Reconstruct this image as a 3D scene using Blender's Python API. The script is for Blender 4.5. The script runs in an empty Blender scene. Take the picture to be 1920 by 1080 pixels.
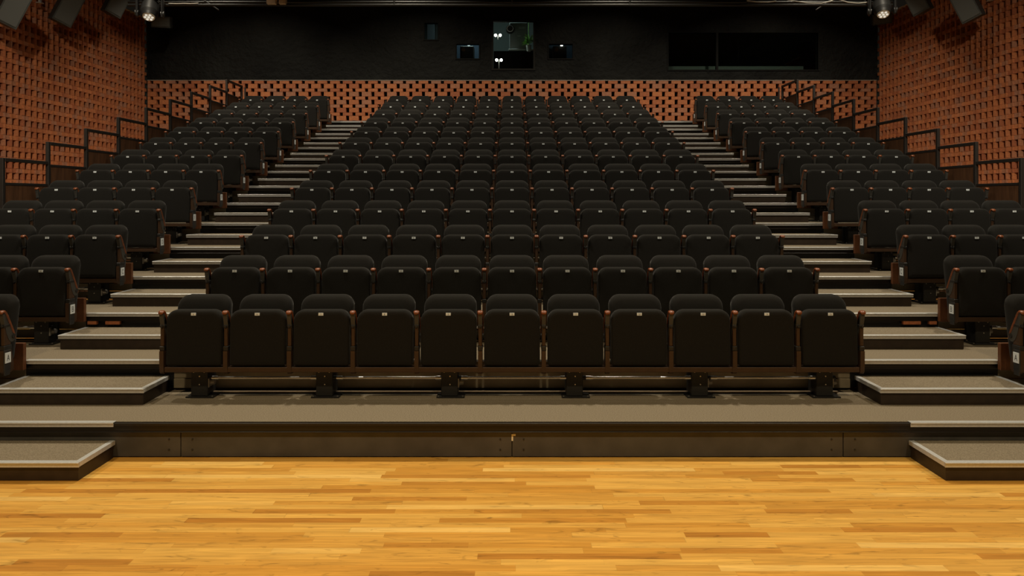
import bpy, math, random
from math import sin, cos, pi, radians
from mathutils import Vector, Matrix, Euler

# ------------------------------------------------------------------ scene, camera, light, exposure
SC = bpy.context.scene
COL = SC.collection
random.seed(7)
F = 1347.0            # focal length in pixels of a 1920 wide frame
HC = 1.99             # lens height above the wooden floor

cam_d = bpy.data.cameras.new('camera')
cam_d.sensor_width = 36.0
cam_d.lens = 36.0 * F / 1920.0
cam_d.shift_y = -167.0 / 1920.0
cam_d.clip_end = 200
cam = bpy.data.objects.new('camera', cam_d)
cam.location = (0, 0, HC)
cam.rotation_euler = (radians(90), 0, 0)
COL.objects.link(cam)
SC.camera = cam

world = bpy.data.worlds.new('world')
SC.world = world
world.use_nodes = True
world.node_tree.nodes['Background'].inputs['Color'].default_value = (1.0, 0.82, 0.6, 1)
world.node_tree.nodes['Background'].inputs['Strength'].default_value = 0.006

vs = SC.view_settings
vs.view_transform = 'Standard'
vs.look = 'None'
vs.gamma = 1.0
vs.use_curve_mapping = False
vs.exposure = 0.0


def lamp(name, loc, power, size, colour, target=None, spread=160, size_y=None):
    d = bpy.data.lights.new(name, 'AREA')
    d.shape = 'RECTANGLE' if size_y else 'DISK'
    d.size = size
    if size_y:
        d.size_y = size_y
    d.energy = power
    d.color = colour
    d.spread = radians(spread)
    o = bpy.data.objects.new(name, d)
    o.location = loc
    if target is not None:
        v = Vector(target) - Vector(loc)
        o.rotation_euler = v.to_track_quat('-Z', 'Y').to_euler()
    COL.objects.link(o)
    return o


WARM = (1.0, 0.80, 0.50)
WHITE = (1.0, 0.88, 0.68)
# house lights hung over the seating, stage wash over the wooden floor
for x in (-6.0, -2.1, 2.1, 6.0):
    lamp('house_light', (x, 7.0, 7.2), 96, 0.25, WHITE, (x * .97, 7.2, 0), 118)
for x in (-6.4, -2.0, 2.0, 6.4):
    lamp('house_light', (x, 11.5, 7.9), 46 if abs(x) > 4 else 66, 0.25, WHITE, (x, 12.2, 2), 96)
for x in (-6.2, -2.2, 2.2, 6.2):
    lamp('house_light', (x, 14.2, 7.6), 72, 0.25, WHITE, (x, 16.6, 2), 104)
for sx in (-1, 1):
    lamp('front_light', (sx * 3.2, 2.0, 6.9), 31, 0.3, WHITE, (sx * 9.6, 14.8, 1.2), 42)
for x in (-4.0, 0.0, 4.0):
    lamp('stage_light', (x, 1.7, 6.6), 88, 0.35, WARM, (x, 2.5, 0), 110)


# ------------------------------------------------------------------ materials
def mat(name, col, rough=0.6, metal=0.0, spec=0.5, noise=None, bump=None, sheen=0.0, rnd=0.0):
    m = bpy.data.materials.new(name)
    m.use_nodes = True
    nt = m.node_tree
    b = nt.nodes['Principled BSDF']
    b.inputs['Base Color'].default_value = (*col, 1)
    b.inputs['Roughness'].default_value = rough
    b.inputs['Metallic'].default_value = metal
    b.inputs['Specular IOR Level'].default_value = spec
    if sheen:
        b.inputs['Sheen Weight'].default_value = sheen
        b.inputs['Sheen Roughness'].default_value = 0.35
    tc = nt.nodes.new('ShaderNodeTexCoord')
    if noise:
        scale, amount = noise
        n = nt.nodes.new('ShaderNodeTexNoise')
        n.inputs['Scale'].default_value = scale
        n.inputs['Detail'].default_value = 4
        nt.links.new(tc.outputs['Object'], n.inputs['Vector'])
        r = nt.nodes.new('ShaderNodeMapRange')
        r.inputs['From Min'].default_value = 0.3
        r.inputs['From Max'].default_value = 0.7
        r.inputs['To Min'].default_value = 1 - amount
        r.inputs['To Max'].default_value = 1 + amount
        nt.links.new(n.outputs['Fac'], r.inputs['Value'])
        v = nt.nodes.new('ShaderNodeHueSaturation')
        v.inputs['Color'].default_value = (*col, 1)
        nt.links.new(r.outputs['Result'], v.inputs['Value'])
        nt.links.new(v.outputs['Color'], b.inputs['Base Color'])
    if bump:
        scale, strength, dist = bump
        n2 = nt.nodes.new('ShaderNodeTexNoise')
        n2.inputs['Scale'].default_value = scale
        n2.inputs['Detail'].default_value = 5
        nt.links.new(tc.outputs['Object'], n2.inputs['Vector'])
        bp = nt.nodes.new('ShaderNodeBump')
        bp.inputs['Strength'].default_value = strength
        bp.inputs['Distance'].default_value = dist
        nt.links.new(n2.outputs['Fac'], bp.inputs['Height'])
        nt.links.new(bp.outputs['Normal'], b.inputs['Normal'])
    return m


def emis(name, col, strength):
    m = bpy.data.materials.new(name)
    m.use_nodes = True
    b = m.node_tree.nodes['Principled BSDF']
    b.inputs['Base Color'].default_value = (*col, 1)
    b.inputs['Emission Color'].default_value = (*col, 1)
    b.inputs['Emission Strength'].default_value = strength
    return m


FABRIC = mat('seat_fabric', (0.0115, 0.0108, 0.0095), 0.9, 0, 0.15, (260, 0.35), (900, 0.35, 0.002), 0.085)
ARMWOOD = mat('arm_wood', (0.17, 0.048, 0.015), 0.38, 0, 0.5, (30, 0.25))
BROWNMETAL = mat('brown_metal', (0.046, 0.023, 0.011), 0.5, 0, 0.4, (20, 0.12))
BROWNPANEL = mat('brown_panel', (0.115, 0.042, 0.016), 0.5, 0, 0.4, (25, 0.15))
BLACKMETAL = mat('black_metal', (0.012, 0.0115, 0.011), 0.5, 0, 0.5, (40, 0.2))
CHANNEL = mat('channel_black', (0.012, 0.0085, 0.006), 0.35, 0, 0.4)
BLACKPLASTIC = mat('black_plastic', (0.02, 0.02, 0.02), 0.45)
GREYPAD = mat('grey_arm_pad', (0.04, 0.038, 0.033), 0.6)
BOLT = mat('bolt_steel', (0.55, 0.52, 0.47), 0.3, 0.9)
ALU = mat('aluminium', (0.60, 0.605, 0.60), 0.38, 0.4, 0.5, (60, 0.08))
ROD = mat('polished_rod', (0.92, 0.91, 0.88), 0.22, 0.9)
STEPSIDE = mat('step_side', (0.030, 0.019, 0.012), 0.5, 0, 0.4, (15, 0.2))
FASCIA = mat('fascia_board', (0.066, 0.060, 0.052), 0.55, 0, 0.4, (6, 0.2))
RISER = mat('riser_board', (0.30, 0.25, 0.17), 0.6, 0, 0.4, (6, 0.15))
RAILSTEEL = mat('rail_steel', (0.012, 0.009, 0.007), 0.6)
PLATEWHITE = mat('plate_white', (0.68, 0.74, 0.78), 0.5)
INK = mat('plate_ink', (0.03, 0.03, 0.03), 0.6)
TAPE = mat('tape', (0.75, 0.68, 0.5), 0.6)
SPEAKER = mat('speaker_box', (0.055, 0.06, 0.057), 0.55, 0, 0.4, (25, 0.15))
CEIL = mat('ceiling_black', (0.004, 0.004, 0.004), 0.9)
VOID = mat('void_black', (0.003, 0.003, 0.003), 1.0, 0, 0.0)
CREAM = mat('cream_box', (0.55, 0.42, 0.28), 0.6)
CABLE = mat('cable_white', (0.6, 0.58, 0.52), 0.5)
PIPE = mat('pipe_steel', (0.02, 0.02, 0.019), 0.55, 0.2)
BLACKWALL = mat('black_plaster', (0.006, 0.0063, 0.0056), 0.85, 0, 0.3, (1.1, 0.7), (9, 1.0, 0.06))
BOOTH = mat('booth_wall', (0.07, 0.085, 0.08), 0.8)
PROJ = mat('projector_body', (0.16, 0.18, 0.18), 0.5)
LEAF = mat('leaf', (0.25, 0.5, 0.12), 0.5, 0, 0.5, (40, 0.3))
SPOTGLOW = emis('spot_glow', (1.0, 0.93, 0.78), 14)
BLUEPANEL = mat('blue_panel', (0.05, 0.085, 0.14), 0.7)
TRIMLIGHT = mat('trim_light', (0.55, 0.5, 0.42), 0.5)
LENSGLASS = mat('lens_glass', (0.85, 0.85, 0.78), 0.3, 0.0, 0.8)


LENSCELL = emis('lens_cell', (0.95, 0.93, 0.82), 0.55)  # faint glow added to the lens cells in place of reflected light


def glass():
    m = bpy.data.materials.new('window_glass')
    m.use_nodes = True
    nt = m.node_tree
    nt.nodes.clear()
    out = nt.nodes.new('ShaderNodeOutputMaterial')
    mix = nt.nodes.new('ShaderNodeMixShader')
    tr = nt.nodes.new('ShaderNodeBsdfTransparent')
    tr.inputs['Color'].default_value = (0.86, 0.92, 0.9, 1)
    gl = nt.nodes.new('ShaderNodeBsdfGlossy')
    gl.inputs['Roughness'].default_value = 0.02
    fr = nt.nodes.new('ShaderNodeFresnel')
    fr.inputs['IOR'].default_value = 1.45
    nt.links.new(fr.outputs['Fac'], mix.inputs['Fac'])
    nt.links.new(tr.outputs['BSDF'], mix.inputs[1])
    nt.links.new(gl.outputs['BSDF'], mix.inputs[2])
    nt.links.new(mix.outputs['Shader'], out.inputs['Surface'])
    return m


GLASS = glass()


def node_math(nt, op, a, b=None, c=None):
    n = nt.nodes.new('ShaderNodeMath')
    n.operation = op
    for i, v in enumerate((a, b, c)):
        if v is None:
            continue
        if isinstance(v, (int, float)):
            n.inputs[i].default_value = v
        else:
            nt.links.new(v, n.inputs[i])
    return n.outputs[0]


def brick_mat():
    m = bpy.data.materials.new('brick')
    m.use_nodes = True
    nt = m.node_tree
    b = nt.nodes['Principled BSDF']
    b.inputs['Roughness'].default_value = 0.75
    b.inputs['Specular IOR Level'].default_value = 0.3
    g = nt.nodes.new('ShaderNodeNewGeometry')
    cr = nt.nodes.new('ShaderNodeValToRGB')
    e = cr.color_ramp.elements
    e[0].position, e[0].color = 0.0, (0.36, 0.115, 0.052, 1)
    e[1].position, e[1].color = 1.0, (0.40, 0.165, 0.085, 1)
    x = e.new(0.35); x.color = (0.43, 0.145, 0.058, 1)
    x = e.new(0.7); x.color = (0.50, 0.175, 0.068, 1)
    x = e.new(0.92); x.color = (0.36, 0.165, 0.10, 1)
    nt.links.new(g.outputs['Random Per Island'], cr.inputs['Fac'])
    tc = nt.nodes.new('ShaderNodeTexCoord')
    n = nt.nodes.new('ShaderNodeTexNoise')
    n.inputs['Scale'].default_value = 35
    n.inputs['Detail'].default_value = 5
    nt.links.new(tc.outputs['Object'], n.inputs['Vector'])
    r = nt.nodes.new('ShaderNodeMapRange')
    r.inputs['From Min'].default_value = 0.3
    r.inputs['From Max'].default_value = 0.7
    r.inputs['To Min'].default_value = 0.82
    r.inputs['To Max'].default_value = 1.15
    nt.links.new(n.outputs['Fac'], r.inputs['Value'])
    h = nt.nodes.new('ShaderNodeHueSaturation')
    nt.links.new(cr.outputs['Color'], h.inputs['Color'])
    nt.links.new(r.outputs['Result'], h.inputs['Value'])
    nt.links.new(h.outputs['Color'], b.inputs['Base Color'])
    bp = nt.nodes.new('ShaderNodeBump')
    bp.inputs['Strength'].default_value = 0.4
    bp.inputs['Distance'].default_value = 0.004
    nt.links.new(n.outputs['Fac'], bp.inputs['Height'])
    nt.links.new(bp.outputs['Normal'], b.inputs['Normal'])
    return m


BRICK = brick_mat()


def carpet_mat():
    m = bpy.data.materials.new('carpet')
    m.use_nodes = True
    nt = m.node_tree
    b = nt.nodes['Principled BSDF']
    b.inputs['Roughness'].default_value = 0.95
    b.inputs['Specular IOR Level'].default_value = 0.1
    tc = nt.nodes.new('ShaderNodeTexCoord')
    n = nt.nodes.new('ShaderNodeTexNoise')
    n.inputs['Scale'].default_value = 130
    n.inputs['Detail'].default_value = 3
    nt.links.new(tc.outputs['Object'], n.inputs['Vector'])
    cr = nt.nodes.new('ShaderNodeValToRGB')
    e = cr.color_ramp.elements
    e[0].position, e[0].color = 0.30, (0.120, 0.097, 0.066, 1)
    e[1].position, e[1].color = 0.70, (0.25, 0.208, 0.148, 1)
    nt.links.new(n.outputs['Fac'], cr.inputs['Fac'])
    nt.links.new(cr.outputs['Color'], b.inputs['Base Color'])
    bp = nt.nodes.new('ShaderNodeBump')
    bp.inputs['Strength'].default_value = 0.5
    bp.inputs['Distance'].default_value = 0.004
    nt.links.new(n.outputs['Fac'], bp.inputs['Height'])
    nt.links.new(bp.outputs['Normal'], b.inputs['Normal'])
    return m


CARPET = carpet_mat()


def plank_mat():
    m = bpy.data.materials.new('oak_strip_floor')
    m.use_nodes = True
    nt = m.node_tree
    L = nt.links.new
    b = nt.nodes['Principled BSDF']
    tc = nt.nodes.new('ShaderNodeTexCoord')
    sp = nt.nodes.new('ShaderNodeSeparateXYZ')
    L(tc.outputs['Object'], sp.inputs[0])
    W = 0.064
    row = node_math(nt, 'FLOOR', node_math(nt, 'DIVIDE', sp.outputs['Y'], W))
    fy = node_math(nt, 'FRACT', node_math(nt, 'DIVIDE', sp.outputs['Y'], W))
    wn = nt.nodes.new('ShaderNodeTexWhiteNoise')
    wn.noise_dimensions = '1D'
    L(row, wn.inputs['W'])
    ln = node_math(nt, 'MULTIPLY_ADD', wn.outputs['Value'], 0.5, 0.75)
    xo = node_math(nt, 'DIVIDE', node_math(nt, 'MULTIPLY_ADD', wn.outputs['Value'], 37.7, sp.outputs['X']), ln)
    # uneven strip lengths: warp along the row before cutting
    wob = node_math(nt, 'MULTIPLY', node_math(nt, 'SINE', node_math(nt, 'MULTIPLY_ADD', xo, 2.3, node_math(nt, 'MULTIPLY', wn.outputs['Value'], 50))), 0.3)
    xs = node_math(nt, 'ADD', xo, wob)
    col = node_math(nt, 'FLOOR', xs)
    fx = node_math(nt, 'FRACT', xs)
    cv = nt.nodes.new('ShaderNodeCombineXYZ')
    L(col, cv.inputs['X']); L(row, cv.inputs['Y'])
    w2 = nt.nodes.new('ShaderNodeTexWhiteNoise')
    w2.noise_dimensions = '2D'
    L(cv.outputs[0], w2.inputs['Vector'])
    # grain
    gv = nt.nodes.new('ShaderNodeCombineXYZ')
    L(node_math(nt, 'MULTIPLY', sp.outputs['X'], 2.2), gv.inputs['X'])
    L(node_math(nt, 'MULTIPLY', sp.outputs['Y'], 45.0), gv.inputs['Y'])
    L(node_math(nt, 'MULTIPLY', w2.outputs['Value'], 40.0), gv.inputs['Z'])
    gn = nt.nodes.new('ShaderNodeTexNoise')
    gn.inputs['Scale'].default_value = 1.0
    gn.inputs['Detail'].default_value = 6
    gn.inputs['Distortion'].default_value = 0.9
    L(gv.outputs[0], gn.inputs['Vector'])
    # knots
    kv = nt.nodes.new('ShaderNodeCombineXYZ')
    L(node_math(nt, 'MULTIPLY', sp.outputs['X'], 4.0), kv.inputs['X'])
    L(node_math(nt, 'MULTIPLY', sp.outputs['Y'], 16.0), kv.inputs['Y'])
    vo = nt.nodes.new('ShaderNodeTexNoise')
    vo.inputs['Scale'].default_value = 1.3
    vo.inputs['Detail'].default_value = 3
    vo.inputs['Distortion'].default_value = 1.5
    L(kv.outputs[0], vo.inputs['Vector'])
    cr = nt.nodes.new('ShaderNodeValToRGB')
    e = cr.color_ramp.elements
    e[0].position, e[0].color = 0.0, (0.43, 0.185, 0.026, 1)
    e[1].position, e[1].color = 1.0, (0.72, 0.45, 0.125, 1)
    x = e.new(0.14); x.color = (0.54, 0.26, 0.040, 1)
    x = e.new(0.5); x.color = (0.61, 0.325, 0.062, 1)
    x = e.new(0.85); x.color = (0.66, 0.375, 0.080, 1)
    L(w2.outputs['Value'], cr.inputs['Fac'])
    gr = nt.nodes.new('ShaderNodeMapRange')
    gr.inputs['From Min'].default_value = 0.28
    gr.inputs['From Max'].default_value = 0.72
    gr.inputs['To Min'].default_value = 0.76
    gr.inputs['To Max'].default_value = 1.20
    L(gn.outputs['Fac'], gr.inputs['Value'])
    kr = nt.nodes.new('ShaderNodeMapRange')
    kr.inputs['From Min'].default_value = 0.60
    kr.inputs['From Max'].default_value = 0.76
    kr.inputs['To Min'].default_value = 1.0
    kr.inputs['To Max'].default_value = 0.55
    L(vo.outputs['Fac'], kr.inputs['Value'])
    seam_y = node_math(nt, 'LESS_THAN', fy, 0.022)
    seam_x = node_math(nt, 'LESS_THAN', fx, 0.0018)
    seam = node_math(nt, 'MAXIMUM', seam_y, seam_x)
    val = node_math(nt, 'MULTIPLY', gr.outputs['Result'], kr.outputs['Result'])
    val = node_math(nt, 'MULTIPLY', val, node_math(nt, 'SUBTRACT', 1.0, node_math(nt, 'MULTIPLY', seam, 0.22)))
    h = nt.nodes.new('ShaderNodeHueSaturation')
    L(cr.outputs['Color'], h.inputs['Color'])
    L(val, h.inputs['Value'])
    L(h.outputs['Color'], b.inputs['Base Color'])
    b.inputs['Roughness'].default_value = 0.38
    b.inputs['Specular IOR Level'].default_value = 0.4
    return m


PLANK = plank_mat()


def wood_panel_mat():
    m = bpy.data.materials.new('dark_wood_panel')
    m.use_nodes = True
    nt = m.node_tree
    L = nt.links.new
    b = nt.nodes['Principled BSDF']
    b.inputs['Roughness'].default_value = 0.55
    tc = nt.nodes.new('ShaderNodeTexCoord')
    mp = nt.nodes.new('ShaderNodeMapping')
    mp.inputs['Scale'].default_value = (8, 14, 1.2)
    L(tc.outputs['Object'], mp.inputs['Vector'])
    n = nt.nodes.new('ShaderNodeTexNoise')
    n.inputs['Scale'].default_value = 2.0
    n.inputs['Detail'].default_value = 5
    L(mp.outputs[0], n.inputs['Vector'])
    cr = nt.nodes.new('ShaderNodeValToRGB')
    e = cr.color_ramp.elements
    e[0].position, e[0].color = 0.3, (0.05, 0.02, 0.0075, 1)
    e[1].position, e[1].color = 0.7, (0.105, 0.045, 0.018, 1)
    L(n.outputs['Fac'], cr.inputs['Fac'])
    L(cr.outputs['Color'], b.inputs['Base Color'])
    return m


WOODPANEL = wood_panel_mat()


# ------------------------------------------------------------------ mesh helpers
class MB:
    """collects shapes with a material slot each; build() links them as one mesh object"""

    def __init__(self):
        self.v, self.f, self.m, self.s = [], [], [], []

    def add(self, verts, faces, slot=0, smooth=False):
        o = len(self.v)
        self.v += [tuple(p) for p in verts]
        for f in faces:
            self.f.append(tuple(i + o for i in f))
            self.m.append(slot)
            self.s.append(smooth)

    def box(self, x0, x1, y0, y1, z0, z1, slot=0, c=0.0, M=None):
        """box, with chamfered edges when c > 0"""
        if x0 > x1: x0, x1 = x1, x0
        if c <= 0:
            vs_ = [(x, y, z) for x in (x0, x1) for y in (y0, y1) for z in (z0, z1)]
            fs = [(0, 1, 3, 2), (4, 6, 7, 5), (0, 4, 5, 1), (2, 3, 7, 6), (0, 2, 6, 4), (1, 5, 7, 3)]
        else:
            c = min(c, (x1 - x0) * .45, (y1 - y0) * .45, (z1 - z0) * .45)
            vs_, idx = [], {}
            lim = ((x0, x1), (y0, y1), (z0, z1))
            for sx in (0, 1):
                for sy in (0, 1):
                    for sz in (0, 1):
                        s = (sx, sy, sz)
                        for ax in range(3):
                            p = []
                            for k in range(3):
                                q = lim[k][s[k]]
                                if k != ax:
                                    q += c if s[k] == 0 else -c
                                p.append(q)
                            idx[(s, ax)] = len(vs_)
                            vs_.append(tuple(p))
            fs = []
            for ax in range(3):
                u, w = (ax + 1) % 3, (ax + 2) % 3
                for sd in (0, 1):
                    ring = []
                    for (a, b_) in ((0, 0), (1, 0), (1, 1), (0, 1)):
                        s = [0, 0, 0]; s[ax] = sd; s[u] = a; s[w] = b_
                        ring.append(idx[(tuple(s), ax)])
                    fs.append(tuple(ring if sd else ring[::-1]))
            for ax in range(3):           # edges along ax
                u, w = (ax + 1) % 3, (ax + 2) % 3
                for a in (0, 1):
                    for b_ in (0, 1):
                        s0 = [0, 0, 0]; s0[u] = a; s0[w] = b_
                        s1 = list(s0); s1[ax] = 1
                        s0, s1 = tuple(s0), tuple(s1)
                        q = (idx[(s0, u)], idx[(s1, u)], idx[(s1, w)], idx[(s0, w)])
                        fs.append(q if a == b_ else q[::-1])
            for sx in (0, 1):
                for sy in (0, 1):
                    for sz in (0, 1):
                        s = (sx, sy, sz)
                        t = (idx[(s, 0)], idx[(s, 1)], idx[(s, 2)])
                        fs.append(t if (sx + sy + sz) % 2 else t[::-1])
        if M is not None:
            vs_ = [tuple(M @ Vector(p)) for p in vs_]
        self.add(vs_, fs, slot)

    def cyl(self, p0, p1, r0, r1=None, n=14, slot=0, smooth=True, caps=True):
        r1 = r0 if r1 is None else r1
        p0, p1 = Vector(p0), Vector(p1)
        d = (p1 - p0).normalized()
        a = d.orthogonal().normalized()
        b = d.cross(a)
        vs_ = []
        for p, r in ((p0, r0), (p1, r1)):
            for i in range(n):
                t = 2 * pi * i / n
                vs_.append(p + (a * cos(t) + b * sin(t)) * r)
        fs = [(i, (i + 1) % n, n + (i + 1) % n, n + i) for i in range(n)]
        self.add(vs_, fs, slot, smooth)
        if caps:
            self.add(vs_[:n], [tuple(range(n))[::-1]], slot)
            self.add(vs_[n:], [tuple(range(n))], slot)

    def tube(self, pts, r, n=8, slot=0):
        pts = [Vector(p) for p in pts]
        rings = []
        for i, p in enumerate(pts):
            d = (pts[min(i + 1, len(pts) - 1)] - pts[max(i - 1, 0)]).normalized()
            a = d.cross(Vector((0, 1, 0.001))).normalized()
            b = d.cross(a)
            rings.append([p + (a * cos(2 * pi * k / n) + b * sin(2 * pi * k / n)) * r for k in range(n)])
        vs_ = [q for rg in rings for q in rg]
        fs = []
        for i in range(len(pts) - 1):
            for k in range(n):
                fs.append((i * n + k, i * n + (k + 1) % n, (i + 1) * n + (k + 1) % n, (i + 1) * n + k))
        fs.append(tuple(range(n))[::-1])
        fs.append(tuple((len(pts) - 1) * n + k for k in range(n)))
        self.add(vs_, fs, slot, True)

    def prism(self, poly, x0, x1, slot=0, smooth=False, rnd=0.0):
        """polygon in (y, z) pushed along x; rnd rounds both ends inwards"""
        n = len(poly)
        cy = sum(p[0] for p in poly) / n
        cz = sum(p[1] for p in poly) / n
        layers = [(x0, 1.0), (x1, 1.0)]
        if rnd:
            k = 1 - rnd * 6
            layers = [(x0, k), (x0 + rnd * .4, 1 - rnd * 2.2), (x0 + rnd, 1.0), (x1 - rnd, 1.0), (x1 - rnd * .4, 1 - rnd * 2.2), (x1, k)]
        vs_ = []
        for x, s in layers:
            for (y, z) in poly:
                vs_.append((x, cy + (y - cy) * s, cz + (z - cz) * s))
        fs = []
        for l in range(len(layers) - 1):
            for i in range(n):
                j = (i + 1) % n
                fs.append((l * n + i, l * n + j, (l + 1) * n + j, (l + 1) * n + i))
        self.add(vs_, fs, slot, smooth)
        self.add(vs_[:n], [tuple(range(n))[::-1]], slot)
        self.add(vs_[-n:], [tuple(range(n))], slot)

    def mesh(self, name, mats):
        me = bpy.data.meshes.new(name)
        me.from_pydata(self.v, [], self.f)
        for m in (mats if isinstance(mats, (list, tuple)) else [mats]):
            me.materials.append(m)
        me.polygons.foreach_set('material_index', self.m)
        me.polygons.foreach_set('use_smooth', self.s)
        me.update()
        return me

    def build(self, name, mats, parent=None, loc=(0, 0, 0)):
        return link(name, self.mesh(name, mats), parent, loc)


def link(name, me, parent=None, loc=(0, 0, 0)):
    o = bpy.data.objects.new(name, me)
    o.location = loc
    COL.objects.link(o)
    if parent is not None:
        o.parent = parent
    return o


def thing(name, label, cat, loc=(0, 0, 0), group=None, rz=0.0):
    o = bpy.data.objects.new(name, None)
    o.empty_display_size = 0.1
    o.location = loc
    o.rotation_euler = (0, 0, rz)
    COL.objects.link(o)
    return tag(o, label, cat, group)


def tag(o, label, cat, group=None):
    o['label'] = label
    o['category'] = cat
    if group:
        o['group'] = group
    return o


def struct(o):
    o['kind'] = 'structure'
    return o


def copy_part(o, parent):
    c = o.copy()
    COL.objects.link(c)
    c.parent = parent
    return c


FONT5 = {  # strokes on a 4 x 6 grid for plate characters
    '0': [(0, 0, 3, 0), (3, 0, 3, 6), (3, 6, 0, 6), (0, 6, 0, 0)],
    '1': [(1.5, 0, 1.5, 6), (0.5, 5, 1.5, 6)],
    '2': [(0, 6, 3, 6), (3, 6, 3, 3), (3, 3, 0, 3), (0, 3, 0, 0), (0, 0, 3, 0)],
    '3': [(0, 6, 3, 6), (3, 6, 3, 0), (0, 3, 3, 3), (0, 0, 3, 0)],
    '4': [(0, 6, 0, 2.5), (0, 2.5, 3, 2.5), (2.3, 6, 2.3, 0)],
    '5': [(3, 6, 0, 6), (0, 6, 0, 3.3), (0, 3.3, 3, 3.3), (3, 3.3, 3, 0), (3, 0, 0, 0)],
    '6': [(3, 6, 0, 6), (0, 6, 0, 0), (0, 0, 3, 0), (3, 0, 3, 3), (3, 3, 0, 3)],
    '7': [(0, 6, 3, 6), (3, 6, 1, 0)],
    '8': [(0, 0, 3, 0), (3, 0, 3, 6), (3, 6, 0, 6), (0, 6, 0, 0), (0, 3, 3, 3)],
    '9': [(3, 0, 3, 6), (3, 6, 0, 6), (0, 6, 0, 3), (0, 3, 3, 3), (0, 0, 3, 0)],
    'A': [(0, 0, 1.7, 6), (1.7, 6, 3.4, 0), (0.6, 2, 2.8, 2)],
    'B': [(0, 0, 0, 6), (0, 6, 2.4, 6), (2.4, 6, 3, 4.6), (3, 4.6, 2.4, 3.2), (0, 3.2, 2.4, 3.2), (2.4, 3.2, 3.2, 1.6), (3.2, 1.6, 2.4, 0), (2.4, 0, 0, 0)],
    'C': [(3.2, 5, 2.3, 6), (2.3, 6, 1, 6), (1, 6, 0, 4.6), (0, 4.6, 0, 1.4), (0, 1.4, 1, 0), (1, 0, 2.3, 0), (2.3, 0, 3.2, 1)],
    'D': [(0, 0, 0, 6), (0, 6, 2, 6), (2, 6, 3.2, 4.4), (3.2, 4.4, 3.2, 1.6), (3.2, 1.6, 2, 0), (2, 0, 0, 0)],
    'E': [(3, 6, 0, 6), (0, 6, 0, 0), (0, 0, 3, 0), (0, 3, 2.4, 3)],
    'F': [(3, 6, 0, 6), (0, 6, 0, 0), (0, 3, 2.4, 3)],
    'G': [(3.2, 5, 2.3, 6), (2.3, 6, 1, 6), (1, 6, 0, 4.6), (0, 4.6, 0, 1.4), (0, 1.4, 1, 0), (1, 0, 3.2, 0), (3.2, 0, 3.2, 2.8), (3.2, 2.8, 1.8, 2.8)],
    'H': [(0, 0, 0, 6), (3, 0, 3, 6), (0, 3, 3, 3)],
    'I': [(1.5, 0, 1.5, 6)],
    'J': [(3, 6, 3, 1.2), (3, 1.2, 2, 0), (2, 0, 1, 0), (1, 0, 0, 1.2)],
    'K': [(0, 0, 0, 6), (3, 6, 0, 2.6), (1, 3.6, 3.2, 0)],
    'L': [(0, 6, 0, 0), (0, 0, 3, 0)],
    'M': [(0, 0, 0, 6), (0, 6, 1.7, 2), (1.7, 2, 3.4, 6), (3.4, 6, 3.4, 0)],
}


def strokes(mb, text, place, size, slot, thick=0.13):
    """draw text with flat bars; place(u, w) maps text plane (metres, centred) to a point, lifted 0.6 mm off the plate"""
    k = size / 6.0
    total = len(text) * 3.2 * k + (len(text) - 1) * 1.4 * k
    u0 = -total / 2
    for ch in text:
        for (a, b, c, d) in FONT5[ch]:
            p, q = Vector((u0 + a * k, (b - 3) * k)), Vector((u0 + c * k, (d - 3) * k))
            dr = (q - p).normalized()
            nn = Vector((-dr.y, dr.x)) * thick * size / 2
            p2, q2 = p - dr * thick * size / 2, q + dr * thick * size / 2
            pts = [p2 + nn, p2 - nn, q2 - nn, q2 + nn]
            mb.add([place(t.x, t.y) for t in pts], [(0, 1, 2, 3)], slot)
        u0 += 4.6 * k


# ------------------------------------------------------------------ setting: floor, walls, ceiling
XW = 9.08            # side walls
YB = 17.9            # back wall
TREAD, RISE = 0.90, 0.275
Y0 = 5.50            # front edge of the lowest tier


def tier_y(n): return Y0 + TREAD * n
def tier_z(n): return RISE * (n + 1)


mb = MB(); mb.box(-XW - .3, XW + .3, -3.0, YB + .4, -0.12, 0.0)
struct(mb.build('floor', PLANK))

mb = MB(); mb.box(-XW - .3, XW + .3, -3.0, 21.5, 8.0, 8.1)
struct(mb.build('ceiling', CEIL))


def brick_wall(name, along0, along1, z0, z1, place, phase):
    """open bond of bricks laid flat and on edge in turn, with a gap between neighbours, dark backing behind"""
    mb = MB()
    PER, LEN = 0.315, 0.236
    hs = (0.076, 0.112); joint = 0.0057
    z = z1; c = 0
    while z > z0 + 0.02:
        h = hs[c % 2]
        zt, zb = z, max(z - h, z0)
        off = phase + (PER / 2 if c % 2 else 0)
        k0 = math.floor((along0 - off) / PER) - 1
        k1 = math.ceil((along1 - off) / PER) + 1
        for k in range(k0, k1):
            a = max(off + k * PER + (PER - LEN) / 2, along0)
            b = min(a + LEN, off + k * PER + (PER + LEN) / 2, along1)
            if b - a < 0.03:
                continue
            j = random.uniform(-.0025, .0025)
            vs_ = []
            for u in (a, b):
                for d in (j, 0.11):
                    for zz in (zb, zt):
                        vs_.append(place(u, d, zz))
            fs = [(0, 1, 5, 4), (0, 2, 3, 1), (4, 5, 7, 6), (1, 3, 7, 5), (0, 4, 6, 2)]
            mb.add(vs_, fs, 0)
        z = zb - joint; c += 1
    q = [place(along0, .112, z0), place(along1, .112, z0), place(along1, .112, z1), place(along0, .112, z1)]
    q2 = [place(along0, .2, z0), place(along1, .2, z0), place(along1, .2, z1), place(along0, .2, z1)]
    mb.add(q + q2, [(0, 1, 2, 3), (4, 7, 6, 5), (0, 4, 5, 1), (3, 2, 6, 7), (0, 3, 7, 4), (1, 5, 6, 2)], 1)
    return struct(mb.build(name, [BRICK, VOID]))


ZTOP = 6.449


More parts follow.
